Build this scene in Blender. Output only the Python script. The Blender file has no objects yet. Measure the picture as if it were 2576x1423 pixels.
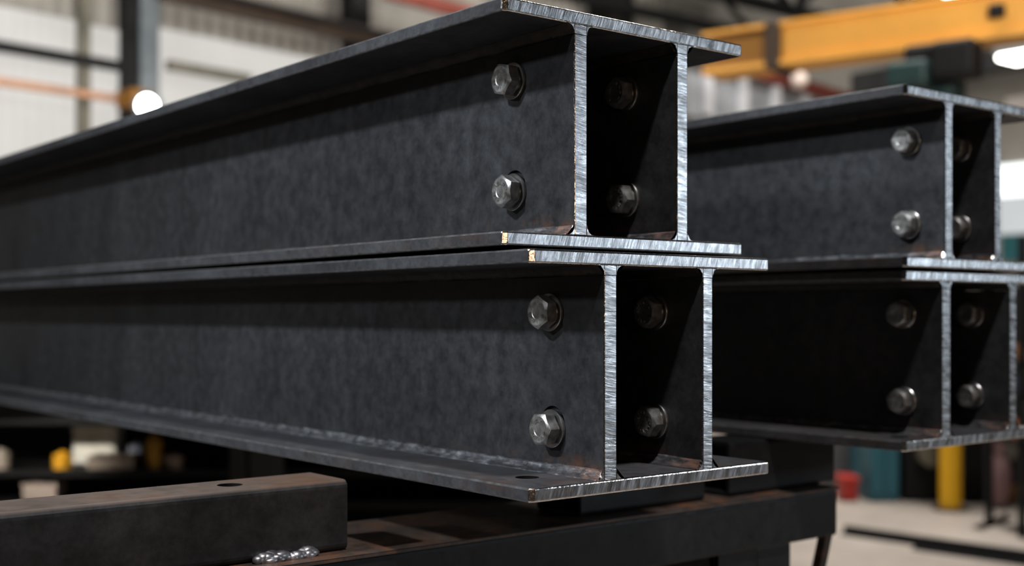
import bpy, bmesh, math, random
from mathutils import Vector, Matrix, noise
random.seed(7)
R = math.radians
COL = bpy.context.scene.collection

# ------------------------------------------------------------------ camera frame (world: X across the girder ends, Y along the girders)
H = 1.30                       # camera height over the floor
F, YH, TH = 3123.47, 788.5, R(51.1417)
S, C = math.sin(TH), math.cos(TH)
def ray(x):
    xr = (x - 1288) / F
    return (C + S * xr, S - C * xr)
def at(x, y, d):
    r = ray(x)
    return Vector((r[0] * d, r[1] * d, H + (YH - y) / F * d))
def on_y(x, Y): r = ray(x); return r[0] * Y / r[1]

# ------------------------------------------------------------------ node helpers / materials
def new_mat(name):
    m = bpy.data.materials.new(name); m.use_nodes = True
    nt = m.node_tree
    return m, nt, nt.nodes['Principled BSDF']
def N(nt, typ, **kw):
    n = nt.nodes.new(typ)
    for k, v in kw.items():
        if k in n.inputs: n.inputs[k].default_value = v
        else: setattr(n, k, v)
    return n
def coords(nt, scale=(1, 1, 1), rot=(0, 0, 0), loc=(0, 0, 0)):
    tc = N(nt, 'ShaderNodeTexCoord'); mp = N(nt, 'ShaderNodeMapping')
    mp.inputs['Scale'].default_value = scale; mp.inputs['Rotation'].default_value = rot; mp.inputs['Location'].default_value = loc
    nt.links.new(tc.outputs['Object'], mp.inputs['Vector'])
    return mp.outputs['Vector']
def noise_tex(nt, vec, scale, detail=4, rough=.55):
    n = N(nt, 'ShaderNodeTexNoise', Scale=scale, Detail=detail, Roughness=rough)
    nt.links.new(vec, n.inputs['Vector']); return n.outputs['Fac']
def ramp(nt, fac, stops):
    r = N(nt, 'ShaderNodeValToRGB'); e = r.color_ramp.elements
    e[0].position, e[0].color = stops[0][0], (*stops[0][1], 1)
    e[1].position, e[1].color = stops[-1][0], (*stops[-1][1], 1)
    for p, c in stops[1:-1]:
        q = e.new(p); q.color = (*c, 1)
    nt.links.new(fac, r.inputs['Fac']); return r.outputs['Color']
def mix(nt, fac, a, b, mode='MIX'):
    m = N(nt, 'ShaderNodeMix', data_type='RGBA', blend_type=mode)
    def put(sock, v):
        if isinstance(v, (int, float)): sock.default_value = v
        elif isinstance(v, tuple): sock.default_value = (*v, 1)
        else: nt.links.new(v, sock)
    put(m.inputs[0], fac); put(m.inputs[6], a); put(m.inputs[7], b)
    return m.outputs[2]
def math_n(nt, op, a, b=0.0, clamp=False):
    m = N(nt, 'ShaderNodeMath', operation=op, use_clamp=clamp)
    for i, v in enumerate((a, b)):
        if isinstance(v, (int, float)): m.inputs[i].default_value = v
        else: nt.links.new(v, m.inputs[i])
    return m.outputs[0]
def rng(nt, v, a, b, c=0., d=1.):
    m = N(nt, 'ShaderNodeMapRange'); m.clamp = True
    nt.links.new(v, m.inputs[0])
    for i, q in enumerate((a, b, c, d)): m.inputs[i + 1].default_value = q
    return m.outputs[0]
def bump(nt, p, h, strength, dist=.001):
    b = N(nt, 'ShaderNodeBump', Strength=strength, Distance=dist)
    nt.links.new(h, b.inputs['Height']); nt.links.new(b.outputs[0], p.inputs['Normal'])
def plain(name, col, rough=.6, metal=0., var=.25, scale=3., spec=.5):
    m, nt, p = new_mat(name)
    f = noise_tex(nt, coords(nt), scale, 5)
    lo = tuple(c * (1 - var) for c in col); hi = tuple(min(1, c * (1 + var)) for c in col)
    nt.links.new(ramp(nt, f, [(.3, lo), (.7, hi)]), p.inputs['Base Color'])
    p.inputs['Roughness'].default_value = rough; p.inputs['Metallic'].default_value = metal
    p.inputs['Specular IOR Level'].default_value = spec
    return m
def emit(name, col, power):
    m, nt, p = new_mat(name)
    p.inputs['Base Color'].default_value = (*col, 1)
    p.inputs['Emission Color'].default_value = (*col, 1); p.inputs['Emission Strength'].default_value = power
    return m

def mill_scale(name, rust=0., zr=(.02, .07), tmax=.35, base=1., lo=(.022, .023, .026), hi=(.058, .062, .068), tint=(.22, .085, .03), metal=.45, spec=.5, rr=(.38, .60), film=None):
    """dark hot-rolled skin: blotchy, faintly blue, fine pits, vertical runs, optional rust next to the lower weld"""
    m, nt, p = new_mat(name)
    v = coords(nt); vs = coords(nt, (1, 1, .35))
    big = noise_tex(nt, vs, 5.5, 7, .6); fine = noise_tex(nt, v, 140, 6, .65); mid = noise_tex(nt, v, 42, 5, .6)
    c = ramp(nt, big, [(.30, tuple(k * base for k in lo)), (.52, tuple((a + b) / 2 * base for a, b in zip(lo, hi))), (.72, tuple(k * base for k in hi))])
    c = mix(nt, .5, c, ramp(nt, mid, [(.32, (.5, .5, .52)), (.65, (1.15, 1.15, 1.15))]), 'MULTIPLY')
    c = mix(nt, .5, c, ramp(nt, fine, [(.3, (.45, .45, .45)), (.7, (1.35, 1.35, 1.35))]), 'MULTIPLY')
    if rust:
        sx = N(nt, 'ShaderNodeSeparateXYZ'); nt.links.new(v, sx.inputs[0])
        mz = rng(nt, sx.outputs['Z'], zr[0], zr[1], 1, 0); mt = rng(nt, sx.outputs['Y'], tmax * .3, tmax, 1, .12)
        rn = rng(nt, noise_tex(nt, coords(nt, (1, .45, 1)), 26, 7, .7), .48, .64)
        k = math_n(nt, 'MULTIPLY', math_n(nt, 'MULTIPLY', mz, mt), math_n(nt, 'MULTIPLY', rn, rust * .8), True)
        c = mix(nt, k, c, tint)
    if film:                                   # rust film on the upper face only
        sx = N(nt, 'ShaderNodeSeparateXYZ'); nt.links.new(v, sx.inputs[0])
        k = rng(nt, sx.outputs['Z'], film[0], film[1]); c = mix(nt, k, c, ramp(nt, big, [(.3, (.085, .062, .05)), (.5, (.15, .118, .10)), (.7, (.17, .10, .065))]))
    nt.links.new(c, p.inputs['Base Color'])
    p.inputs['Specular IOR Level'].default_value = spec
    nt.links.new(rng(nt, mid, .3, .7, *rr), p.inputs['Roughness'])
    p.inputs['Metallic'].default_value = metal
    bump(nt, p, fine, .35, .0006)
    return m

def cut_steel(name, along, rough=.27):
    """saw-cut bare metal, curved cutter strokes crossing the plate thickness"""
    m, nt, p = new_mat(name)
    if along == 'flange': sc, rot = (1, 1, .10), (0, R(-20), 0)
    else: sc, rot = (.12, 1, 1), (0, R(-7), 0)
    warp = coords(nt)
    wn = N(nt, 'ShaderNodeTexNoise', Scale=18, Detail=2); nt.links.new(warp, wn.inputs['Vector'])
    mp = N(nt, 'ShaderNodeMapping'); mp.inputs['Rotation'].default_value = rot
    tc = N(nt, 'ShaderNodeTexCoord')
    add = N(nt, 'ShaderNodeVectorMath', operation='MULTIPLY_ADD')
    nt.links.new(wn.outputs['Color'], add.inputs[0]); add.inputs[1].default_value = (.006, .006, .006); nt.links.new(tc.outputs['Object'], add.inputs[2])
    nt.links.new(add.outputs[0], mp.inputs['Vector'])
    mp2 = N(nt, 'ShaderNodeMapping'); mp2.inputs['Scale'].default_value = sc; nt.links.new(mp.outputs[0], mp2.inputs['Vector'])
    st = noise_tex(nt, mp2.outputs[0], 330, 5, .65); st2 = noise_tex(nt, mp2.outputs[0], 120, 3, .6)
    blot = noise_tex(nt, warp, 55, 5, .6)
    c = ramp(nt, st, [(.33, (.22, .225, .235)), (.5, (.42, .425, .44)), (.66, (.74, .75, .77))])
    c = mix(nt, .5, c, ramp(nt, blot, [(.35, (.45, .45, .46)), (.65, (1.1, 1.1, 1.12))]), 'MULTIPLY')
    nt.links.new(c, p.inputs['Base Color'])
    p.inputs['Metallic'].default_value = .9
    nt.links.new(rng(nt, st2, .35, .65, rough - .10, rough + .14), p.inputs['Roughness'])
    bump(nt, p, math_n(nt, 'ADD', st, math_n(nt, 'MULTIPLY', st2, 1.2)), .55, .0009)
    return m

M = {}
M['bore'] = plain('shaded_bore_black', (.004, .004, .004), .8, spec=.1)  # shade inside the holes, put into the colour of their walls
M['flange'] = mill_scale('mill_scale_flange', rust=.35, zr=(.0, .4), tmax=.6, base=1.3, tint=(.12, .055, .03), metal=.15, spec=.25, rr=(.48, .68))
M['web'] = mill_scale('mill_scale_web', rust=.8, zr=(.024, .048), tmax=.26)
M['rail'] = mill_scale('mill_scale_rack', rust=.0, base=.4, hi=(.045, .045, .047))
M['tube'] = mill_scale('mill_scale_tube', rust=.0, base=.8, hi=(.06, .058, .057), film=(1.0675, 1.0705))
M['cut_flange'] = cut_steel('sawn_flange_end', 'flange')
M['cut_web'] = cut_steel('sawn_web_end', 'web', .31)
m, nt, p = new_mat('worn_bright_edge')
f = noise_tex(nt, coords(nt), 260, 3)
nt.links.new(ramp(nt, f, [(.3, (.45, .42, .40)), (.7, (.9, .86, .82))]), p.inputs['Base Color'])
p.inputs['Metallic'].default_value = 1; p.inputs['Roughness'].default_value = .16
bump(nt, p, f, .5, .0008); M['edge'] = m
M['edge_dull'] = plain('highlit_long_edge', (.13, .13, .135), .42, .6, .45, 60)  # lighter bevels: reflected light along the edge put into the colour
m, nt, p = new_mat('weld_metal')
v = coords(nt, (1, .35, 1)); f = noise_tex(nt, v, 120, 6, .7); g = noise_tex(nt, coords(nt), 22, 4)
c = ramp(nt, f, [(.32, (.06, .06, .065)), (.5, (.16, .165, .18)), (.7, (.42, .43, .46))])
sx = N(nt, 'ShaderNodeSeparateXYZ'); nt.links.new(coords(nt), sx.inputs[0])
near = rng(nt, sx.outputs['Y'], .0, .07, .8, .0)
heat = math_n(nt, 'MULTIPLY', near, rng(nt, f, .44, .60), True)
c = mix(nt, heat, c, (.46, .17, .05))
nt.links.new(c, p.inputs['Base Color']); p.inputs['Metallic'].default_value = .8
nt.links.new(rng(nt, g, .3, .7, .30, .5), p.inputs['Roughness']); bump(nt, p, f, .8, .0012); M['weld'] = m
m, nt, p = new_mat('zinc_bolt')
v = coords(nt); f = noise_tex(nt, v, 90, 6, .65); g = noise_tex(nt, v, 420, 3)
nt.links.new(ramp(nt, f, [(.3, (.22, .215, .20)), (.55, (.42, .42, .41)), (.75, (.62, .63, .65))]), p.inputs['Base Color'])
p.inputs['Metallic'].default_value = .85; nt.links.new(rng(nt, f, .3, .7, .28, .46), p.inputs['Roughness']); bump(nt, p, g, .35, .0005); M['bolt'] = m
M['weld_shaded'] = plain('shaded_top_weld', (.030, .026, .022), .6, .2, .5, 60)  # darker copy for the upper beads, shade under the flange painted in
M['washer'] = plain('zinc_washer', (.5, .5, .49), .26, .95, .2, 60)
M['weld_blob'] = plain('shiny_weld_spatter', (.40, .41, .44), .34, .9, .6, 90)

# ------------------------------------------------------------------ mesh / object helpers
def link(name, bm, mats, parent=None, loc=(0, 0, 0), rot=(0, 0, 0), smooth=False):
    me = bpy.data.meshes.new(name); bmesh.ops.recalc_face_normals(bm, faces=bm.faces)
    bm.to_mesh(me); bm.free()
    for q in (mats if isinstance(mats, (list, tuple)) else [mats]): me.materials.append(q)
    o = bpy.data.objects.new(name, me); COL.objects.link(o); o.location = loc; o.rotation_euler = rot
    if parent: o.parent = parent
    if smooth:
        for q in me.polygons: q.use_smooth = True
    return o
def empty(name, loc, rz=0):
    o = bpy.data.objects.new(name, None); COL.objects.link(o); o.location = loc; o.rotation_euler = (0, 0, rz); o.empty_display_size = .1; return o
def tag(o, label=None, cat=None, group=None, kind=None):
    for k, v in (('label', label), ('category', cat), ('group', group), ('kind', kind)):
        if v: o[k] = v
    return o
def box(bm, a, b, bev=0, mat=0, M4=None):
    vs = [bm.verts.new((x, y, z)) for x in (a[0], b[0]) for y in (a[1], b[1]) for z in (a[2], b[2])]
    if M4 is not None:
        for v in vs: v.co = M4 @ v.co
    idx = [(0, 1, 3, 2), (4, 6, 7, 5), (0, 4, 5, 1), (2, 3, 7, 6), (0, 2, 6, 4), (1, 5, 7, 3)]
    fs = [bm.faces.new([vs[i] for i in q]) for q in idx]
    for f in fs: f.material_index = mat
    if bev:
        es = list({e for f in fs for e in f.edges})
        bmesh.ops.recalc_face_normals(bm, faces=fs)
        bmesh.ops.bevel(bm, geom=es, offset=bev, segments=2, affect='EDGES', profile=.5)
    return vs
def BOX(name, a, b, mat, parent=None, bev=0, **kw):
    bm = bmesh.new(); box(bm, a, b, bev); return link(name, bm, mat, parent, **kw)
def cyl(bm, p0, p1, r0, r1=None, n=24, caps=True, mat=0):
    p0, p1 = Vector(p0), Vector(p1); r1 = r0 if r1 is None else r1
    d = (p1 - p0).normalized(); a = d.orthogonal().normalized(); b = d.cross(a)
    A = [bm.verts.new(p0 + (a * math.cos(t) + b * math.sin(t)) * r0) for t in (2 * math.pi * i / n for i in range(n))]
    B = [bm.verts.new(p1 + (a * math.cos(t) + b * math.sin(t)) * r1) for t in (2 * math.pi * i / n for i in range(n))]
    for i in range(n):
        f = bm.faces.new((A[i], A[(i + 1) % n], B[(i + 1) % n], B[i])); f.material_index = mat
    if caps:
        bm.faces.new(A[::-1]).material_index = mat; bm.faces.new(B).material_index = mat
def prism_y(bm, prof, y0, y1, mat=0):
    """closed profile [(x,z)] swept along Y"""
    A = [bm.verts.new((x, y0, z)) for x, z in prof]; B = [bm.verts.new((x, y1, z)) for x, z in prof]
    n = len(prof); out = []
    for i in range(n): out.append(bm.faces.new((A[i], A[(i + 1) % n], B[(i + 1) % n], B[i])))
    out += [bm.faces.new(A[::-1]), bm.faces.new(B)]
    for f in out: f.material_index = mat
    return out
def carve(o, cutters, bore=None):
    """cut real holes and pockets: [(p0, p1, radius)] in the object's own space"""
    bm = bmesh.new()
    for p0, p1, r in cutters: cyl(bm, p0, p1, r, n=40)
    bmesh.ops.recalc_face_normals(bm, faces=bm.faces)
    me = bpy.data.meshes.new('cut'); bm.to_mesh(me); bm.free()
    me.materials.append(bore or o.data.materials[0])
    k = bpy.data.objects.new('cut', me); COL.objects.link(k)
    k.matrix_world = o.matrix_world
    if bore: o.data.materials.append(bore)
    md = o.modifiers.new('b', 'BOOLEAN'); md.material_mode = 'TRANSFER'; md.operation = 'DIFFERENCE'; md.object = k; md.solver = 'EXACT'
    bpy.context.view_layer.update(); k.matrix_world = o.matrix_world.copy(); bpy.context.view_layer.update()
    dg = bpy.context.evaluated_depsgraph_get()
    nm = bpy.data.meshes.new_from_object(o.evaluated_get(dg))
    o.modifiers.clear(); old = o.data; o.data = nm; nm.name = old.name + '_cut'
    bpy.data.objects.remove(k); bpy.data.meshes.remove(me)

# ------------------------------------------------------------------ girder parts
LEN, T = 4.3, .0172
def plate(name, parent, x0, x1, z0, z1, r=.006, holes=()):
    bm = bmesh.new(); out = []
    out = [(x0, .0052), (x0 + .0008, .0036), (x0 + .0064, .0003), (x0 + .0072, 0), (x1 - .003, 0), (x1 - .0008, .0008), (x1, .003), (x1, LEN), (x0, LEN)]
    A = [bm.verts.new((x, y, z0)) for x, y in out]; B = [bm.verts.new((x, y, z1)) for x, y in out]
    n = len(out)
    for i in range(n): bm.faces.new((A[i], A[(i + 1) % n], B[(i + 1) % n], B[i]))
    b = bm.faces.new(A[::-1]); t = bm.faces.new(B)
    bmesh.ops.recalc_face_normals(bm, faces=bm.faces)
    bmesh.ops.bevel(bm, geom=list(b.edges) + list(t.edges), offset=.0024, segments=3, affect='EDGES', profile=.5)
    bm.normal_update()
    for f in bm.faces:
        q = f.normal
        if q.y < -.985: f.material_index = 1
        elif q.y < -.12: f.material_index = 2
        elif .12 < abs(q.z) < .97: f.material_index = 3
    o = link(name, bm, [M['flange'], M['cut_flange'], M['edge'], M['edge_dull']], parent)
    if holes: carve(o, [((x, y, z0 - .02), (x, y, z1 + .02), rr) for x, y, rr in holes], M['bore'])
    return o
def web(parent, x0, x1, z0, z1, pockets=(), name='web'):
    bm = bmesh.new(); r = .0016
    A = []
    prof = [(x0, LEN), (x0, r), (x0 + r * .35, r * .35), (x0 + r, 0), (x1 - r, 0), (x1 - r * .35, r * .35), (x1, r), (x1, LEN)]
    lo = [bm.verts.new((x, y, z0)) for x, y in prof]; hi = [bm.verts.new((x, y, z1)) for x, y in prof]
    n = len(prof)
    for i in range(n): bm.faces.new((lo[i], lo[(i + 1) % n], hi[(i + 1) % n], hi[i]))
    bm.faces.new(lo[::-1]); bm.faces.new(hi); bmesh.ops.recalc_face_normals(bm, faces=bm.faces); bm.normal_update()
    for f in bm.faces:
        q = f.normal
        if q.y < -.985: f.material_index = 1
        elif q.y < -.12: f.material_index = 2
    o = link(name, bm, [M['web'], M['cut_web'], M['edge']], parent)
    if pockets: carve(o, [((x0 - .02, y, z), (x0 + .006, y, z), .0235) for y, z in pockets])
    return o
def weld(parent, x, z, sx, sz, leg, seed, amp=1., mat='weld'):
    """fillet weld filling the corner at (x,z); sx,sz = signs pointing out of the corner"""
    bm = bmesh.new(); ys = []
    y = 0.0
    while y < LEN:
        ys.append(y); y += .0035 if y < .75 else (.012 if y < 2 else .06)
    ys.append(LEN); K = 7; rings = []
    for j, y in enumerate(ys):
        ring = [bm.verts.new((x, y, z))]
        la = leg * (1 + .12 * amp * noise.noise(Vector((seed, y * 22, 1)))); lb = leg * (1 + .12 * amp * noise.noise(Vector((seed, y * 22, 5))))
        for i in range(K):
            t = i / (K - 1)
            px, pz = (1 - t) * la, t * lb
            s = math.sin(math.pi * t)
            rip = .0009 * amp * (noise.noise(Vector((seed + i * .6, y * 170, 3))) + .7 * noise.noise(Vector((seed, y * 60, i * .5))))
            bul = -.0016 * s + rip * (s ** .5 if s > 0 else 0) - (.0013 if j == 0 else 0) * (s > .01)
            ring.append(bm.verts.new((x + sx * (px + bul), y, z + sz * (pz + bul))))
        rings.append(ring)
    for a, b in zip(rings, rings[1:]):
        for i in range(1, K):
            f = bm.faces.new((a[i], a[i + 1], b[i + 1], b[i])); f.smooth = a is not rings[0]
            if a is rings[0] and mat == 'weld': f.material_index = 2
        bm.faces.new((a[0], a[1], b[1], b[0])); bm.faces.new((a[K], a[0], b[0], b[K]))
    c = bm.faces.new(rings[0]); c.material_index = 1; bm.faces.new(rings[-1][::-1])
    # a shiny lip along the cut end, shaped and coloured to give a glint
    return link('weld_bead', bm, [M[mat], M['cut_flange'], M['edge']], parent)

def bolt_mesh(rot, seed):
    """hex head, axis along -X, washer face at x=0"""
    rnd = random.Random(seed); bm = bmesh.new(); n = 60; af = .0195; h0, h1 = .003, .0205; r0 = .0172
    def P(r, a, x): return bm.verts.new((-x, math.cos(a) * r, math.sin(a) * r))
    def hexr(a):
        b = (a - rot) % (math.pi / 3) - math.pi / 6
        return min(af / math.cos(b), .0222)
    ang = [rot + 2 * math.pi * i / n for i in range(n)]
    rings = [[P(.016, a, 0) for a in ang], [P(.0165, a, h0) for a in ang], [P(hexr(a), a, h0 + .0003) for a in ang],
             [P(hexr(a), a, h1 - max(0, (hexr(a) - r0)) * .62 - .0002) for a in ang], [P(r0, a, h1) for a in ang], [P(r0 * .93, a, h1 + .0001) for a in ang],
             [P(r0 * .55, a, h1 - .0002) for a in ang], [P(r0 * .48, a, h1 - .0007) for a in ang]]
    for A, B in zip(rings, rings[1:]):
        for i in range(n): bm.faces.new((A[i], A[(i + 1) % n], B[(i + 1) % n], B[i]))
    bm.faces.new(rings[-1]); bm.faces.new(rings[0][::-1])
    for i in range(15):                       # raised, worn grade marks round the rim of the face
        a = 2 * math.pi * i / 15 + rnd.uniform(-.1, .1)
        if rnd.random() < .15: continue
        cx, cz = math.cos(a) * r0 * .74, math.sin(a) * r0 * .74
        ca = a + rnd.choice((0, 0, .5, -.5, 1.4)); L = rnd.uniform(.0012, .0024); w = rnd.uniform(.00035, .0006)
        m4 = Matrix.Translation((-h1, cx, cz)) @ Matrix.Rotation(ca, 4, 'X')
        box(bm, (-.0006, -L, -w), (.0002, L, w), M4=m4)
    return bm
def bolt(parent, x, y, z, rot, seed):
    b = link('bolt', bolt_mesh(R(rot), seed), M['bolt'], parent, (x - .0042, y, z))
    bm = bmesh.new(); n = 48; prof = [(.012, 0), (.0243, 0), (.025, -.0006), (.025, -.0034), (.0243, -.0042), (.012, -.0042)]
    rr = [[bm.verts.new((px, math.cos(2 * math.pi * i / n) * r, math.sin(2 * math.pi * i / n) * r)) for i in range(n)] for r, px in prof]
    for A, B in zip(rr, rr[1:] + rr[:1]):
        for i in range(n): bm.faces.new((A[i], A[(i + 1) % n], B[(i + 1) % n], B[i]))
    link('washer', bm, M['washer'], b, (.0042, 0, 0))
    return b

def girder(label, X, Y, Z0, Z1, W, webs, bolts, pockets, hole=None):
    g = empty('steel_girder', (X, Y, H + Z0)); h = Z1 - Z0
    tag(g, label, 'steel beam', 'dark double-web steel beams stacked on the rack')
    plate('bottom_flange', g, 0, W, 0, T, holes=[hole] if hole else ())
    plate('top_flange', g, 0, W, h - T, h)
    leg = .0125
    for i, (a, b) in enumerate(webs):
        web(g, a, b, T, h - T - .0126, pockets=pockets if i == 0 else ())
        web(g, a - .0004, b + .0004, h - T - .0116, h - T, name='web_root')
        for sgn, xx in ((-1, a), (1, b)):
            k = hash((label, i, sgn)) % 97 if False else len(label) + i * 7 + sgn * 3
            weld(g, xx, T, sgn, 1, leg, k + .3, 1.)
            weld(g, xx, h - T, sgn, -1, leg * .95, k + 9.1, 1.5, 'weld_shaded')
        for (y, z, ro) in bolts[i]: bolt(g, a, y, z, ro, int(y * 9999 + z * 999 + i + len(label)))
    return g
# hex rotations chosen from the photograph (0 = a corner pointing along +Y)
girder('upper steel beam of the front stack, top flange cut by the upper frame edge', .9305, 1.1712, .0828, .3828, .4341,
       [(.1143, .1363), (.3005, .3216)], [[(.1212, .2282, 12), (.1204, .0794, 30)], [(.098, .228, 30), (.096, .0785, 6)]], [(.1204, .0794 + .006)])
girder('lower steel beam of the front stack, holed bottom flange over the rack', .9351, 1.1256, -.2237, .077, .4329,
       [(.1184, .1402), (.2974, .3169)], [[(.1016, .2255, 30), (.0977, .0746, 57)], [(.0872, .2256, 30), (.0872, .0759, 8)]], [(.0977, .0746 + .006)],
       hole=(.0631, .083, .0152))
girder('upper steel beam of the rear stack on the right', 1.780, 1.1811, .0771, .377, .4341,
       [(.1172, .1390), (.2751, .2951)], [[(.071, .2229, 10), (.071, .0782, 30)], [(.07, .223, 30), (.07, .078, 0)]], ())
girder('lower steel beam of the rear stack on the right, underside above the bollard', 1.7868, 1.1878, -.2281, .0719, .4341,
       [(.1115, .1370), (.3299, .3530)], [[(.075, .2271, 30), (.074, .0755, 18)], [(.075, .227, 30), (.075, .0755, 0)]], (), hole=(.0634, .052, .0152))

# ------------------------------------------------------------------ rack
ZR = -.3257; rack = empty('steel_rack', (0, 1.435, 0))
tag(rack, 'dark rusty welded steel rack frame carrying the stacked steel beams', 'rack')
YR = 1.435; RW = .24
xr_end = on_y(2112, YR)
def rrect(w, h, r, x=0, z=0, n=5):
    out = []
    for cx, cz, a0 in ((w - r, h - r, 0), (r, h - r, 90), (r, r, 180), (w - r, r, 270)):
        for i in range(n):
            t = R(a0 + 90 * i / (n - 1)); out.append((x + cx + r * math.cos(t), z + cz + r * math.sin(t)))
    return out
def tube_x(name, x0, x1, y0, w, z0, h, mat, parent, r=.009, wall=.007, holes=()):
    """hollow rectangular tube lying along X"""
    bm = bmesh.new(); o = rrect(w, h, r); i_ = rrect(w - 2 * wall, h - 2 * wall, max(.002, r - wall), wall, wall)
    ox = parent.location
    def ring(pr, x): return [bm.verts.new((x - ox.x, y0 + a - ox.y, z0 + b + H - ox.z)) for a, b in pr]
    A, B, Ci, D = ring(o, x0), ring(o, x1), ring(i_, x0), ring(i_, x1); n = len(o)
    for i in range(n):
        j = (i + 1) % n
        bm.faces.new((A[i], A[j], B[j], B[i])); bm.faces.new((Ci[i], D[i], D[j], Ci[j]))
        bm.faces.new((A[i], Ci[i], Ci[j], A[j])); bm.faces.new((B[i], B[j], D[j], D[i]))
    ob = link(name, bm, mat, parent)
    for q in ob.data.polygons: q.use_smooth = False
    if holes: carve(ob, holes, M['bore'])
    return ob
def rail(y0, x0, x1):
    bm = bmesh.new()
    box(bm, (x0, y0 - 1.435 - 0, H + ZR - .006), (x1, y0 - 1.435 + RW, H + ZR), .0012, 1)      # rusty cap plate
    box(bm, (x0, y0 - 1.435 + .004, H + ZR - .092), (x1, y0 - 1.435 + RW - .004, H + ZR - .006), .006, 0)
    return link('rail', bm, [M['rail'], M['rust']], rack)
M['rust'] = mill_scale('rusty_plate', rust=.9, zr=(5, 6), tmax=99, base=1.1, lo=(.03, .024, .02), hi=(.09, .06, .045), tint=(.16, .065, .03), metal=.2)
rail(1.435, -.9, xr_end)
rail(5.0, -.9, 2.75)
# holed tube piece at the left, bearing blocks beneath the two stacks
hx, hy = at(578, 1219, 1).xy, None
d = .2289 * F / (1219 - YH); hp = at(578, 1219, d)
tube_x('support_tube', -.9, .897, 1.475, .112, ZR, .0968, M['tube'], rack, r=.010,
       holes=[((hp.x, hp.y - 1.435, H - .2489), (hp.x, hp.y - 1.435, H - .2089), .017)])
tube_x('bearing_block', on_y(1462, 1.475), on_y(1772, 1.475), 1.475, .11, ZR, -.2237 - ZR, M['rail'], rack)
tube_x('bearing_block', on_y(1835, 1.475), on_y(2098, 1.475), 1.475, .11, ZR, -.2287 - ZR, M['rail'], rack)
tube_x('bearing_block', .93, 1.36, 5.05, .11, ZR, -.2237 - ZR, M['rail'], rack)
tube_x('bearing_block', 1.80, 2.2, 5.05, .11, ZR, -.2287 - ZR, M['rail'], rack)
# rough weld between tube and rail
bm = bmesh.new(); rnd = random.Random(3)
for i in range(46):
    px = 650 + 135 * i / 45; x = on_y(px, 1.473) + rnd.uniform(-.003, .003)
    r = rnd.uniform(.004, .0095)
    mt = Matrix.Translation((x, 1.473 - 1.435 + rnd.uniform(-.007, .002), H + ZR + rnd.uniform(.001, .006))) @ Matrix.Diagonal((1.4, 1, rnd.uniform(.6, 1.1), 1))
    bmesh.ops.create_icosphere(bm, subdivisions=2, radius=r, matrix=mt)
for v in bm.verts: v.co += Vector((noise.noise(v.co * 300), noise.noise(v.co * 300 + Vector((5, 5, 5))), noise.noise(v.co * 300 + Vector((9, 1, 4))))) * .0016
o = link('weld_blob', bm, M['weld_blob'], rack, smooth=True); o['label'] = 'shiny lumpy weld'
def post(x0, x1, y0, y1):
    bm = bmesh.new(); t = .012; m_ = (y0 + y1) / 2 - 1.435
    box(bm, (x0, y0 - 1.435, 0), (x0 + (x1 - x0) * .55, y0 - 1.435 + t, H + ZR - .092), .001)
    box(bm, (x0 + (x1 - x0) * .52, y0 - 1.435, 0), (x1, y0 - 1.435 + .10, H + ZR - .092), .004)
    box(bm, (x0, y0 - 1.435, 0), (x0 + t, y1 - 1.435, H + ZR - .092), .001)
    box(bm, (x0 - .05, y0 - 1.435 - .04, 0), (x1 + .05, y1 - 1.435 + .04, .012))
    return link('leg', bm, M['rail'], rack)
xa, xb = on_y(1797, 1.45), on_y(1990, 1.45)
for (a, b, y) in ((xa, xb, 1.45), (-.75, -.55, 1.45), (2.54, 2.72, 5.02), (-.75, -.55, 5.02)): post(a, b, y, y + .18)
bm = bmesh.new(); x1 = on_y(2085, 1.5)
p0 = Vector((xr_end - .016, .02, H + ZR - .09)); p1 = Vector((xr_end - .32, .02, .0))
dv = (p1 - p0)
cyl(bm, p0, p1, .014, n=6); link('brace', bm, M['rust'], rack)

# ------------------------------------------------------------------ the hall
wd = Vector((.984, .177, 0)).normalized(); wn = Vector((-.177, .984, 0)).normalized()
WC = (Vector((*ray(0), 0)) * 12).dot(wn)
def wall_d(px): r = ray(px); return WC / (r[0] * wn.x + r[1] * wn.y)
def wpt(px, py, off=0.):
    r = ray(px); d = (WC - off) / (r[0] * wn.x + r[1] * wn.y); return at(px, py, d)
WM = Matrix(((wd.x, wn.x, 0, 0), (wd.y, wn.y, 0, 0), (0, 0, 1, 0), (0, 0, 0, 1)))   # wall frame -> world (x along, y into wall)
def wbox(name, px0, py, px1, h, off, thick, mat, label=None, cat=None, kind='structure', dz=0, group=None):
    """member on the back wall between two pixel columns, at the height its centre has at px0, h tall"""
    a, b = wpt(px0, py, off), wpt(px1, py, off); z = a.z + dz
    ua, ub = a.dot(wd), b.dot(wd); bm = bmesh.new()
    box(bm, (ua, WC - off - thick, z - h / 2), (ub, WC - off, z + h / 2), .004, M4=None)
    bm.transform(WM); o = link(name, bm, mat); tag(o, label, cat, group, kind); return o
def wcol(name, px0, px1, z0, z1, off, thick, mat, **kw):
    ua, ub = wpt(px0, 700, off).dot(wd), wpt(px1, 700, off).dot(wd); bm = bmesh.new()
    box(bm, (ua, WC - off - thick, z0), (ub, WC - off, z1), .004); bm.transform(WM)
    o = link(name, bm, mat); tag(o, kind='structure', **kw); return o

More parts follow.
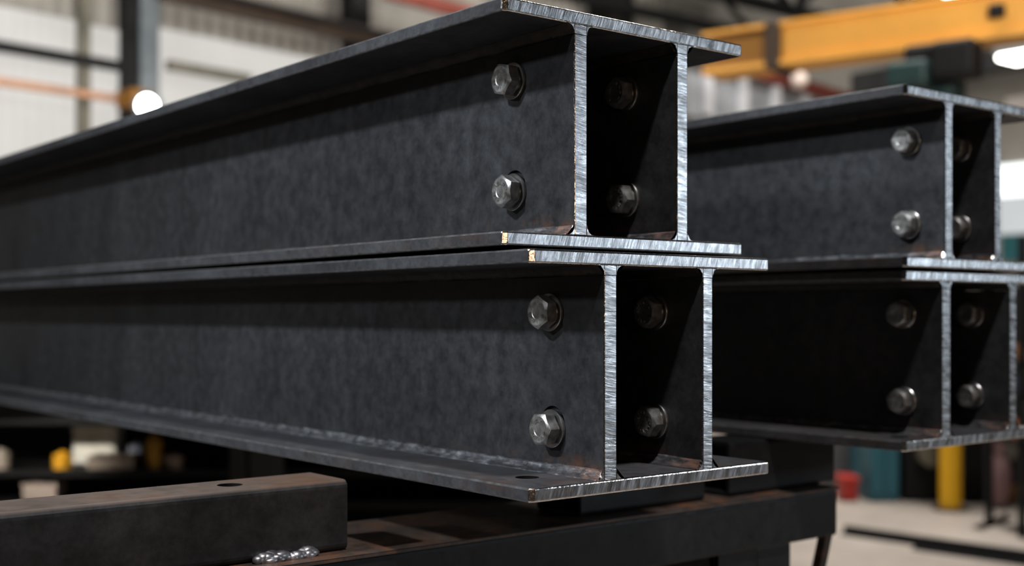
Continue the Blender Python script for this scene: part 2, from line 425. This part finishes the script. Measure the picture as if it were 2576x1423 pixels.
m, nt, p = new_mat('concrete_floor')
v = coords(nt); f = noise_tex(nt, v, 1.1, 8, .6); g = noise_tex(nt, v, 7, 6, .65)
c = ramp(nt, f, [(.3, (.30, .265, .235)), (.7, (.43, .385, .345))]); c = mix(nt, .4, c, ramp(nt, g, [(.3, (.6, .6, .6)), (.7, (1.1, 1.1, 1.1))]), 'MULTIPLY')
nt.links.new(c, p.inputs['Base Color']); p.inputs['Roughness'].default_value = .55; M['floor'] = m
m, nt, p = new_mat('ribbed_wall_sheet')
tc = N(nt, 'ShaderNodeTexCoord'); wv = N(nt, 'ShaderNodeTexWave', Scale=1.6, Distortion=0.); wv.bands_direction = 'X'
nt.links.new(tc.outputs['Object'], wv.inputs['Vector'])
f = noise_tex(nt, tc.outputs['Object'], .8, 4)
c = ramp(nt, f, [(.3, (.25, .235, .21)), (.7, (.40, .38, .345))]); nt.links.new(c, p.inputs['Base Color']); p.inputs['Roughness'].default_value = .6
bump(nt, p, wv.outputs['Fac'], .8, .04); M['wall'] = m
M['ceiling'] = plain('dark_roof_sheet', (.035, .035, .037), .7)
M['dark'] = plain('dark_painted_steel', (.007, .007, .008), .65, spec=.25)
M['grey'] = plain('blue_grey_paint', (.16, .19, .21), .5)
M['brown'] = plain('brown_primer_steel', (.05, .030, .018), .6)
M['olive'] = plain('olive_grey_steel', (.16, .15, .115), .6)
M['orange_line'] = plain('orange_primer_pipe', (.50, .26, .15), .6)
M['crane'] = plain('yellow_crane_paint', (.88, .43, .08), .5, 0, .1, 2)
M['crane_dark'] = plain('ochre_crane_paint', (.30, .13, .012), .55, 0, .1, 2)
M['red_paint'] = plain('red_oxide_paint', (.28, .055, .035), .6)
M['galv'] = plain('galvanised_sheet', (.34, .36, .39), .42, .3, .3, 4)
M['teal'] = plain('teal_paint', (.02, .16, .19), .5)
M['dkteal'] = plain('dark_teal_paint', (.008, .035, .036), .6)

# daylight sheets: translucent ribbed panels lit by the day outside
def day_panel(name, col, power, rib=2.4):
    m, nt, p = new_mat(name)
    tc = N(nt, 'ShaderNodeTexCoord'); wv = N(nt, 'ShaderNodeTexWave', Scale=rib, Distortion=.6); wv.bands_direction = 'X'
    nt.links.new(tc.outputs['Object'], wv.inputs['Vector']); f = noise_tex(nt, tc.outputs['Object'], 1.3, 3)
    c = mix(nt, .14, col, ramp(nt, wv.outputs['Fac'], [(0, (.45, .45, .45)), (1, (1, 1, 1))]), 'MULTIPLY')
    c = mix(nt, .4, c, ramp(nt, f, [(.3, (.8, .78, .76)), (.7, (1.05, 1.05, 1.05))]), 'MULTIPLY')
    p.inputs['Base Color'].default_value = (.12, .12, .12, 1); nt.links.new(c, p.inputs['Emission Color']); p.inputs['Emission Strength'].default_value = power
    return m
M['day'] = day_panel('daylight_wall_sheet', (.80, .775, .735), .74)
M['day_white'] = emit('daylight_window', (.92, 1., 1.), 1.5)
M['day_grey'] = day_panel('frosted_window', (.78, .82, .84), .75, 5)

tag(BOX('floor', (-9, -7, -.1), (16.4, 26, 0), M['floor']), kind='structure')
bm = bmesh.new(); box(bm, (-14, WC, 0), (17.2, WC + .15, 8.5)); bm.transform(WM)
tag(link('wall_back', bm, M['wall']), kind='structure')
bm = bmesh.new(); box(bm, (16.2, -7, 0), (16.35, 18.5, 8.5)); tag(link('wall_right', bm, M['wall']), kind='structure')
tag(BOX('ceiling', (-9, -7, 8.5), (16.4, 26, 8.6), M['ceiling']), kind='structure')

def win(name, px0, px1, z0, z1, mat, off=.02):
    ua, ub = wpt(px0, 700).dot(wd), wpt(px1, 700).dot(wd); bm = bmesh.new()
    box(bm, (ua, WC - off - .03, z0), (ub, WC - off, z1)); bm.transform(WM)
    o = link(name, bm, mat); tag(o, kind='structure'); return o
zt = wpt(150, 30).z
win('window_1', -160, 205, 1.9, wpt(0, 18).z, M['day'])
win('window_2', 212, 300, 1.9, wpt(0, 22).z, M['day'])
win('window_3', 388, 1010, 1.9, wpt(400, 72).z, M['day'])
wcol('trim_1', 190, 216, .0, 7, .06, .10, M['olive'])
wcol('trim_2', 298, 334, .0, 8.4, .10, .12, M['dark'])
wcol('trim_3', 342, 388, .0, 8.4, .10, .10, M['grey'])
wbox('trim_4', -200, 86, 300, .10, .14, .10, M['dark'])
wbox('trim_5', 415, 165, 620, .10, .12, .10, M['olive'])
wbox('trim_6', 395, -21, 1400, .19, .20, .20, M['brown'])
wbox('trim_7', 395, -45, 1400, .05, .42, .06, M['dark'])
wcol('trim_8', 1478, 1528, 0, 8.4, .1, .5, M['dark'])
wcol('trim_9', 1790, 1835, 0, 8.4, .1, .5, M['dark'])
wcol('trim_10', 2085, 2110, 0, 8.4, .1, .3, M['dark'])
wcol('trim_11', 858, 905, 3.5, 8.4, .1, .2, M['dark'])
# thin orange pipe on the left wall and a yellow bracket
o = wbox('wall_pipe', -200, 178, 300, .07, .25, .07, M['orange_line'], 'thin pale orange pipe running along the bright left wall', 'pipe', 'thing')
o = wbox('cable_bracket', 292, 250, 352, .17, .30, .30, M['crane_dark'], 'small ochre bracket beside the dark wall column', 'bracket', 'thing')
# far red conveyor-like girt at top centre
wbox('roof_girt', 960, -20, 1330, .16, .6, .12, M['red_paint'], 'red-orange painted roof rail behind the top beam corner', 'rail', 'thing')
# crane runway: galvanised girder with pale ribs painted in as highlights and red rail on top
a = wpt(1600, 150, 5.5); b = wpt(2120, 150, 5.5); g = empty('runway_girder', a.to_tuple(), math.atan2(wd.y, wd.x))
tag(g, 'grey runway girder with a dark red rail, between the two beam stacks', 'runway girder'); L = (b - a).length
zq = wpt(1740, 228, 5.5).z - a.z; g.location.z = a.z
BOX('girder_web', (0, -.06, zq - .24), (L, .06, zq + .24), M['galv'], g)
BOX('rail', (0, -.12, zq + .24), (L, .12, zq + .36), M['red_paint'], g)
for i in range(9):
    x = .3 + i * .62
    if x < L: BOX('highlight_rib', (x, -.12, zq - .22), (x + .13, -.06, zq + .22), plain('highlight_galv', (.60, .62, .66), .4) if i == 0 else bpy.data.materials['highlight_galv'], g, .01)

# ------------------------------------------------------------------ overhead crane
cd = Vector((-S * 0, 0, 0)); a1 = R(53.9)
Fv = Vector((C, S, 0)); Rv = Vector((S, -C, 0)); cdir = (Rv * -math.sin(a1) + Fv * math.cos(a1)).normalized()
def crane_pt(px, D0=9.0, P0=2200):
    o0 = Vector((*ray(P0), 0)) * D0; r = Vector((*ray(px), 0)); nrm = Vector((-cdir.y, cdir.x, 0))
    return r * (o0.dot(nrm) / r.dot(nrm))
pL, pR = crane_pt(1790), crane_pt(2760)
dep = lambda P: P.dot(Fv)
zb = H + (YH - 145) / F * dep(crane_pt(2200)); zt = H + (YH - 43) / F * dep(crane_pt(2200)); h = zt - zb
cr = empty('overhead_crane', (pR.x, pR.y, zb), math.atan2(cdir.y, cdir.x)); LC = (pL - pR).length
tag(cr, 'yellow overhead crane girder crossing the upper right of the hall', 'crane')
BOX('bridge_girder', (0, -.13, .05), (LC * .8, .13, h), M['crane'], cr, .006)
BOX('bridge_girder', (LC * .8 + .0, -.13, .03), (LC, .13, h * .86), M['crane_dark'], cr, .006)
BOX('lower_flange', (0, -.17, .0), (LC, .17, .04), M['crane'], cr)
BOX('upper_flange', (0, -.17, h), (LC, .17, h + .03), M['crane'], cr)
BOX('brown_splice', (LC * .77, -.18, -.02), (LC * .81, .18, h + .04), M['brown'], cr, .01)
k = (crane_pt(2525) - pR).length; BOX('end_stop', (k - .05, .13, h * .45), (k + .05, .2, h * .75), M['dark'], cr, .01)
hp_ = crane_pt(2378)
ho = empty('chain_hoist', (hp_.x, hp_.y, zb - .11), cr.rotation_euler.z); tag(ho, 'dark teal chain hoist hanging from the yellow crane girder', 'hoist')
for nm, A, B, mt in (('trolley', (-.16, -.30, -.08), (.20, .30, .105), 'dark'), ('motor', (-.30, .12, -.16), (-.02, .40, .09), 'dark'), ('motor', (.0, .12, -.20), (.28, .42, -.02), 'dkteal'),
                     ('gear_housing', (-.12, -.1, -.26), (.08, .22, -.08), 'dkteal')):
    BOX(nm, A, B, M[mt], ho, .03)
bm = bmesh.new(); cyl(bm, (0, .1, -.26), (0, .1, -.42), .012, n=8); link('chain', bm, M['brown'], ho)
bm = bmesh.new(); cyl(bm, (0, .1, -.42), (0, .1, -.5), .04, .05, n=16); link('hook_block', bm, plain('orange_hook', (.35, .13, .05)), ho)

# ------------------------------------------------------------------ lamps in view
def luminaire(px, py, D, length, w, label, power, col=(1, .97, .9), ydir=True):
    P = at(px, py, D); g = empty('ceiling_lamp', P.to_tuple(), 0 if ydir else math.atan2(wd.y, wd.x) - math.pi / 2)
    tag(g, label, 'lamp', 'long lit tube lamps under the roof')
    BOX('housing', (-w / 2 - .02, -.02, .05), (w / 2 + .02, length + .02, .12), M['grey'], g, .01)
    BOX('diffuser', (-w / 2, 0, 0), (w / 2, length, .055), emit('lamp_glow', col, power), g, .02)
    BOX('hanger', (-.01, length / 2 - .01, .12), (.01, length / 2 + .01, 8.5 - P.z), M['dark'], g)
    return g
# these run along the hall, so the near end lies further right
def lum_ends(pxf, pyf, Df, pxn, label, power, w=.2):
    P = at(pxf, pyf, Df); r = ray(pxn); yn = r[1] * P.x / r[0]
    g = luminaire(pxf, pyf, Df, P.y - yn, w, label, power); g.location = (P.x, yn, P.z); return g
lum_ends(2392, -2, 10, 2500, 'bright tube lamp at the top frame edge, above the yellow crane', 12, .28)
lum_ends(2530, 158, 12, 2680, 'bright tube lamp under the yellow crane, at the right frame edge', 12, .34)
P = at(372, 266, 9.5)
g = empty('flood_lamp', P.to_tuple(), R(-35)); tag(g, 'glaring white flood lamp just above the top beam flange, far left', 'lamp')
bm = bmesh.new(); cyl(bm, (0, -.03, 0), (0, 0, 0), .075, n=32); link('lens', bm, emit('flood_glow', (.93, 1, .98), 14), g)
bm = bmesh.new(); cyl(bm, (0, 0, 0), (0, .10, 0), .115, .06, n=32); link('housing', bm, M['dark'], g)
BOX('stand', (-.015, .04, -P.z + .0), (.015, .07, -.05), M['dark'], g)

# pale ball lamp between the stacks
P = at(2010, 202, 12); bm = bmesh.new(); bmesh.ops.create_uvsphere(bm, u_segments=24, v_segments=16, radius=.085)
g = empty('globe_lamp', P.to_tuple()); tag(g, 'small pale pink globe lamp beyond the far upper beam', 'lamp')
link('globe', bm, plain('pale_globe', (.85, .68, .62), .5), g, smooth=True); BOX('bracket', (-.02, -.02, .07), (.02, .02, 8.5 - P.z), M['dark'], g)

# right-hand window with the teal sheet beneath
def rwin(name, px0, px1, py0, py1, mat, X=16.2, off=.03, th=.03):
    bm = bmesh.new()
    def yy(px): r = ray(px); return X * r[1] / r[0]
    d = Vector((X, yy(px0), 0)).dot(Fv); z0 = H + (YH - py1) / F * d; z1 = H + (YH - py0) / F * d
    ya, yb = sorted((yy(px0), yy(px1)))
    box(bm, (X - off - th, ya, z0), (X - off, yb, z1)); o = link(name, bm, mat); tag(o, kind='structure'); return o
rwin('window_4', 2513, 2760, 418, 497, M['day_white'])
rwin('window_5', 2518, 2760, 499, 590, M['day_grey'])
rwin('trim_12', 2524, 2760, 592, 655, M['teal'])
rwin('trim_13', 2190, 2900, 195, 245, M['ceiling'], off=.3, th=.2)
rwin('window_6', 2535, 2800, 248, 292, day_panel('beige_clerestory', (.45, .38, .33), .6), off=.03)

# roof trusses, dark
def truss(Y, X0, X1, Z, label_n):
    bm = bmesh.new(); 
    cyl(bm, (X0, Y, Z), (X1, Y, Z), .09, n=6); cyl(bm, (X0, Y, Z + 1.1), (X1, Y, Z + 1.1), .09, n=6)
    n = int((X1 - X0) / 1.5)
    for i in range(n):
        x = X0 + (X1 - X0) * i / n; x2 = X0 + (X1 - X0) * (i + 1) / n
        cyl(bm, (x, Y, Z + (0 if i % 2 else 1.1)), (x2, Y, Z + (1.1 if i % 2 else 0)), .06, n=6)
    o = link('trim_%d' % label_n, bm, M['dark']); tag(o, kind='structure')
for i, (Y, Z) in enumerate(((7.2, 4.55), (10.2, 5.2), (13.5, 5.9))): truss(Y, 5, 16, Z, 20 + i)

# ------------------------------------------------------------------ floor things at the right
def gz(px, py): d = H * F / (py - YH); return at(px, py, d)   # point on the floor
def floor_box(name, px0, px1, pyb, h, dep_, mat, label, cat, bev=.01, parts=None, hi=0):
    a, b = gz(px0, pyb), gz(px1, pyb); rz = math.atan2(Rv.y, Rv.x); g = empty(name, ((a + b) / 2).to_tuple(), rz); w = (b - a).length
    tag(g, label, cat); BOX('body', (-w / 2, 0, hi), (w / 2, dep_, h), mat, g, bev)
    return g, w
P = gz(2391, 1281); g = empty('bollard', P.to_tuple()); tag(g, 'yellow safety bollard standing on the concrete floor', 'bollard')
bm = bmesh.new(); cyl(bm, (0, 0, 0), (0, 0, 1.0), .072, n=32); link('post', bm, plain('bollard_yellow', (.85, .45, .005), .5, 0, .08), g)
bm = bmesh.new(); cyl(bm, (0, 0, 1.0), (0, 0, 1.06), .072, .02, n=32); link('cap', bm, M['crane'], g)
bm = bmesh.new(); cyl(bm, (0, 0, 0), (0, 0, .015), .12, n=32); link('base_plate', bm, M['brown'], g)
g, w = floor_box('metal_cabinet', 2188, 2262, 1262, .78, .5, plain('petrol_blue_paint', (.025, .13, .18), .5), 'petrol blue metal cabinet on the floor near the yellow bollard', 'cabinet')
BOX('door', (-w / 2 + .01, -.015, .05), (-.005, .0, .75), bpy.data.materials['petrol_blue_paint'], g, .003); BOX('door', (.005, -.015, .05), (w / 2 - .01, .0, .75), bpy.data.materials['petrol_blue_paint'], g, .003)
g, w = floor_box('red_bin', 2121, 2160, 1262, .16, .2, plain('red_plastic', (.42, .025, .015), .5), 'small red bin on the floor beside the rack end', 'bin', .02)
BOX('rim', (-w / 2 - .01, -.01, .14), (w / 2 + .01, .21, .17), bpy.data.materials['red_plastic'], g, .005)
g, w = floor_box('grey_locker', 2095, 2152, 1235, 1.0, .4, plain('dim_grey_paint', (.10, .10, .11), .6), 'dim grey steel locker behind the red bin', 'locker')
BOX('door', (-w / 2 + .02, -.015, .06), (w / 2 - .02, 0, .96), bpy.data.materials['dim_grey_paint'], g, .003)
# dark machines forming the far edge of the aisle
def machine(px0, px1, pyb, h, label, seed, tones):
    g, w = floor_box('machine_tool', px0, px1, pyb, h * .55, .7, M['dark'], label, 'machine', .02)
    rnd = random.Random(seed)
    for i in range(5):
        x = -w / 2 + w * rnd.uniform(.05, .7); ww = w * rnd.uniform(.1, .25); z = h * rnd.uniform(.25, .7)
        BOX('panel', (x, -.06, z), (min(x + ww, w / 2), .25, z + h * rnd.uniform(.12, .3)), tones[i % len(tones)], g, .01)
    BOX('head', (-w * .3, .1, h * .55), (w * .35, .6, h), M['dark'], g, .04)
    bm = bmesh.new(); cyl(bm, (w * .1, -.02, h * .3), (w * .1, -.12, h * .3), .09, n=20); link('handwheel', bm, M['olive'], g)
    return g
grn = plain('dull_green_paint', (.03, .09, .03)); cream = plain('dirty_cream_paint', (.20, .18, .15)); blue = plain('dull_blue_paint', (.01, .05, .11))
machine(2276, 2372, 1262, 1.15, 'dark machine with green and cream panels left of the bollard', 4, [cream, grn, M['dark'], blue, cream])
machine(2425, 2560, 1266, 1.25, 'dark machine right of the yellow bollard', 9, [M['dark'], M['dark'], M['brown'], blue])
machine(2560, 2790, 1262, 1.5, 'dark machine at the right frame edge beyond the bollard', 12, [M['dark'], grn, blue])
P = gz(2498, 1275); bm = bmesh.new(); bmesh.ops.create_uvsphere(bm, u_segments=20, v_segments=14, radius=1)
for v in bm.verts: v.co = Vector((v.co.x * .075, v.co.y * .07, .19 + v.co.z * .19 * (1 - .12 * v.co.x))) + Vector((noise.noise(v.co * 3), 0, 0)) * .02
g = empty('sack', (P.x, P.y - .05, 0)); tag(g, 'dusty pink sack leaning against the dark machine', 'sack'); link('bag', bm, plain('dusty_pink_cloth', (.32, .19, .19), .9), g, smooth=True)
bm = bmesh.new(); cyl(bm, (0, 0, .37), (0, 0, .45), .03, .05, n=12); link('neck', bm, bpy.data.materials['dusty_pink_cloth'], g)
# flat steel bars lying on the floor, and the painted yellow line
for (ax, ay, bx, by, w, h, lab, mt) in ((2125, 1342, 2800, 1440, .10, .05, 'long dark steel bar on the floor, the one nearer the bollard', 'dark'),
                                    (2300, 1380, 2800, 1452, .07, .04, 'long dark steel bar on the floor, the one nearer the lens', 'dark')):
    a, b = gz(ax, ay), gz(bx, by); dv = b - a; rz = math.atan2(dv.y, dv.x)
    bm = bmesh.new(); prism_y(bm, [(-w / 2, 0), (w / 2, 0), (w / 2, h * .2), (w * .12, h * .2), (w * .12, h), (-w * .12, h), (-w * .12, h * .2), (-w / 2, h * .2)], 0, dv.length)
    o = link('steel_bar', bm, M[mt], loc=a.to_tuple(), rot=(0, 0, rz - math.pi / 2)); tag(o, lab, 'steel bar', 'steel bars lying on the floor')
q = [gz(*t) for t in ((2442, 1326), (2468, 1334), (2552, 1306), (2530, 1293))]
bm = bmesh.new(); vs = [bm.verts.new(t + Vector((0, 0, .002))) for t in q]; bm.faces.new(vs); bmesh.ops.solidify(bm, geom=bm.faces[:], thickness=.0015)
tag(link('floor_marking', bm, plain('worn_yellow_line', (.60, .38, .15), .6)), 'worn yellow line painted on the concrete floor', 'floor marking')
g, w = floor_box('guard_rail', 2540, 2760, 1272, .0, .08, M['crane_dark'], 'low ochre guard rail at the right frame edge', 'guard rail')
for c_ in list(g.children): bpy.data.objects.remove(c_)
BOX('rail', (-w / 2, 0, .07), (w / 2, .06, .14), M['crane_dark'], g, .01)
for s_ in (-.45, 0, .45): BOX('post', (w * s_ - .03, .06, 0), (w * s_ + .03, .10, .13), M['crane_dark'], g)
# storage rack at the extreme right with coloured bins
P = at(2640, 900, 7.2); g = empty('storage_rack', (P.x, P.y, 0), math.atan2(Rv.y, Rv.x)); tag(g, 'dark storage rack at the right frame edge', 'storage rack')
for x in (-.17, .5):
    for y in (0, .5): BOX('upright', (x, y, 0), (x + .04, y + .04, 1.75), M['dark'], g)
zs = [.55, .83, 1.02]
for z in zs: BOX('shelf', (-.17, 0, z - .03), (.54, .54, z), M['dark'], g)
for i, (z, hh, cl, lab) in enumerate(((1.02, .10, (.60, .24, .06), 'orange bin on the top shelf of the right storage rack'), (.83, .10, (.02, .05, .12), 'dark blue bin on the middle shelf of the right storage rack'),
                               (.55, .12, (.7, .2, .05), 'red-orange bin on the lowest shelf of the right storage rack'))):
    bm = bmesh.new(); 
    prism_y(bm, [(0, 0), (.34, 0), (.36, hh), (.345, hh), (.33, .012), (.01, .012), (-.005, hh), (-.02, hh)], 0, .3)
    o = link('storage_bin', bm, plain('bin_%d' % i, cl, .5), loc=(g.matrix_basis @ Vector((-.10, .06, z))).to_tuple(), rot=(0, 0, g.rotation_euler.z)); tag(o, lab, 'bin', 'bins on the right storage rack')

# ------------------------------------------------------------------ dark shelving under the beams at the left
P = at(-120, 1200, 6.2); g = empty('shelving_unit', (P.x, P.y, 0), math.atan2(Rv.y, Rv.x)); tag(g, 'dark workshop shelving seen beneath the lower beam, far left', 'shelving')
Mi = Matrix.Translation(g.location) @ Matrix.Rotation(g.rotation_euler.z, 4, 'Z')
WS = 3.2
BOX('back_panel', (-.4, .42, 0), (WS, .45, 1.05), M['dark'], g)
SH = [.12, .36, .52, .78]
for z in SH: BOX('shelf', (-.4, -.02, z - .03), (WS, .42, z), M['dark'], g)
for x in (-.4, 1.45, WS - .05): BOX('upright', (x, -.02, 0), (x + .04, .02, 1.05), M['dark'], g)
def sitem(name, px0, px1, py_b, hpx, col, label, cat, d=6.2, dp=.15, shape='box', yo=.02):
    k = d / F; a, b = (px0 + 120) * k, (px1 + 120) * k; zb_ = H + (YH - py_b) * k; z = min(SH, key=lambda s: abs(s - zb_)); hh = hpx * k
    gg = empty(name, (Mi @ Vector(((a + b) / 2, yo, z))).to_tuple(), g.rotation_euler.z); tag(gg, label, cat); w = b - a
    mt = plain(name + '_paint_%d' % px0, col, .6, 0, .2, 12)
    if shape == 'box':
        BOX('body', (-w / 2, 0, 0), (w / 2, dp, hh * .88), mt, gg, .006); BOX('lid', (-w / 2 - .004, -.004, hh * .88), (w / 2 + .004, dp + .004, hh), mt, gg, .004)
    else:
        bm = bmesh.new(); cyl(bm, (0, w / 2, 0), (0, w / 2, hh * .8), w / 2, n=20); link('body', bm, mt, gg)
        bm = bmesh.new(); cyl(bm, (0, w / 2, hh * .8), (0, w / 2, hh), w / 2 * .7, w / 2 * .3, n=20); link('cap', bm, mt, gg)
sitem('storage_box', 143, 254, 1160, 100, (.85, .82, .72), 'large off-white box on the dark shelving beneath the beams', 'box', yo=.22)
sitem('paint_can', 122, 170, 1190, 44, (.75, .36, .01), 'ochre yellow can below the off-white box', 'can', shape='c')
sitem('carton', 52, 138, 1245, 44, (.42, .34, .29), 'dull brown carton at the bottom left of the dark shelving', 'box')
sitem('carton', 215, 330, 1190, 34, (.36, .29, .24), 'flat brown carton right of the ochre can', 'box')
sitem('spray_can', 285, 320, 1188, 60, (.40, .43, .52), 'grey-blue spray can behind the flat carton', 'can', shape='c', yo=.22)
sitem('oil_can', 360, 400, 1178, 90, (.38, .19, .01), 'tall ochre can on the right part of the dark shelving', 'can', shape='c')
sitem('small_jar', 402, 455, 1182, 40, (.30, .21, .17), 'small pinkish brown jar beside the tall ochre can', 'jar', shape='c')
sitem('paper_roll', -30, 14, 1176, 50, (.42, .36, .30), 'pale roll at the left frame edge on the shelving', 'roll', shape='c')

# ------------------------------------------------------------------ light
def area(name, loc, target, size, power, col, size_y=None, spread=180):
    l = bpy.data.lights.new(name, 'AREA'); l.energy = power; l.color = col; l.size = size
    if size_y: l.shape = 'RECTANGLE'; l.size_y = size_y
    l.spread = R(spread)
    o = bpy.data.objects.new(name, l); COL.objects.link(o); o.location = loc
    dr = (Vector(target) - Vector(loc)).normalized(); o.rotation_euler = dr.to_track_quat('-Z', 'Y').to_euler(); return o
tgt = (1.0, 1.8, 1.4)
area('left_bay_lamp', (-4.6, 2.2, 1.4 + 4.0), tgt, .35, 30, (.90, .95, 1.), None, 45)
area('left_window_light', (-5.5, 2.5, 1.4 + 2.3), tgt, .35, 7, (.92, .95, 1.), None, 45)
area('overhead_bay_lamp', (.2, -.75, 6.2), (1.2, 1.2, 1.4), .3, 21, (1., .95, .93), None, 50)
area('cool_gloss_right', (5.12, -2.1, 1.98), (1.3, 1.2, 1.4), .45, 3.9, (.78, .9, 1.), .45, 60)  # unseen cool light, added for the bright right ends of the flanges
area('cool_gloss_left', (4.2, -2.95, 1.66), (1.0, 1.2, 1.4), .25, .5, (.80, .90, 1.), .3, 60)  # second unseen cool light, added for a highlight at the left flange end
area('warm_work_lamp', (-.36, -2.19, 1.68), (1.0, 1.2, 1.3), .07, 6.5, (1., .66, .42))
area('roof_light', (2.9, 7.0, 8.3), (2.9, 6.0, 0), 3.0, 130, (1., .96, .9))
area('shelf_fill', (-1.0, 4.4, 2.6), (2.3, 6.3, .6), .3, 9, (1., .95, .85), None, 40)  # fill added out of view to brighten the items on the shelving
area('aisle_lamp', (7.5, 5.0, 7.5), (7.0, 4.5, 0), 1.2, 640, (1., .93, .86))
area('crane_fill', (5.5, 2.5, 3.6), (6.5, 5.5, 4.2), .8, 95, (1., .95, .85))  # unseen fill aimed up at the crane to brighten its yellow
area('left_wall_fill', (3.5, 8.0, 3.0), (8.5, 13.5, 5.2), .5, 170, (1., .97, .93))  # fill added in mid-air to lift the back wall round the brown member
area('far_bay_lamp', (11, 10, 7.8), (12, 14, 2), 1.5, 230, (1., .95, .88))

w = bpy.data.worlds.new('World'); bpy.context.scene.world = w; w.use_nodes = True
w.node_tree.nodes['Background'].inputs[0].default_value = (.55, .60, .68, 1); w.node_tree.nodes['Background'].inputs[1].default_value = .012

# ------------------------------------------------------------------ camera
cam = bpy.data.cameras.new('camera'); co = bpy.data.objects.new('camera', cam); COL.objects.link(co)
co.location = (0, 0, H); co.rotation_euler = (R(90), 0, -math.atan2(C, S))
cam.sensor_width = 36; cam.lens = F * 36 / 2576; cam.shift_y = (YH - 711.5) / 2576
cam.clip_start = .05; cam.clip_end = 200
cam.dof.use_dof = True; cam.dof.focus_distance = 1.56; cam.dof.aperture_fstop = 2.5; cam.dof.aperture_blades = 0
sc = bpy.context.scene; sc.camera = co
sc.view_settings.view_transform = 'Standard'; sc.view_settings.look = 'None'; sc.view_settings.exposure = 0; sc.view_settings.gamma = 1
sc.cycles.use_denoising = True
sc.cycles.sample_clamp_indirect = 6
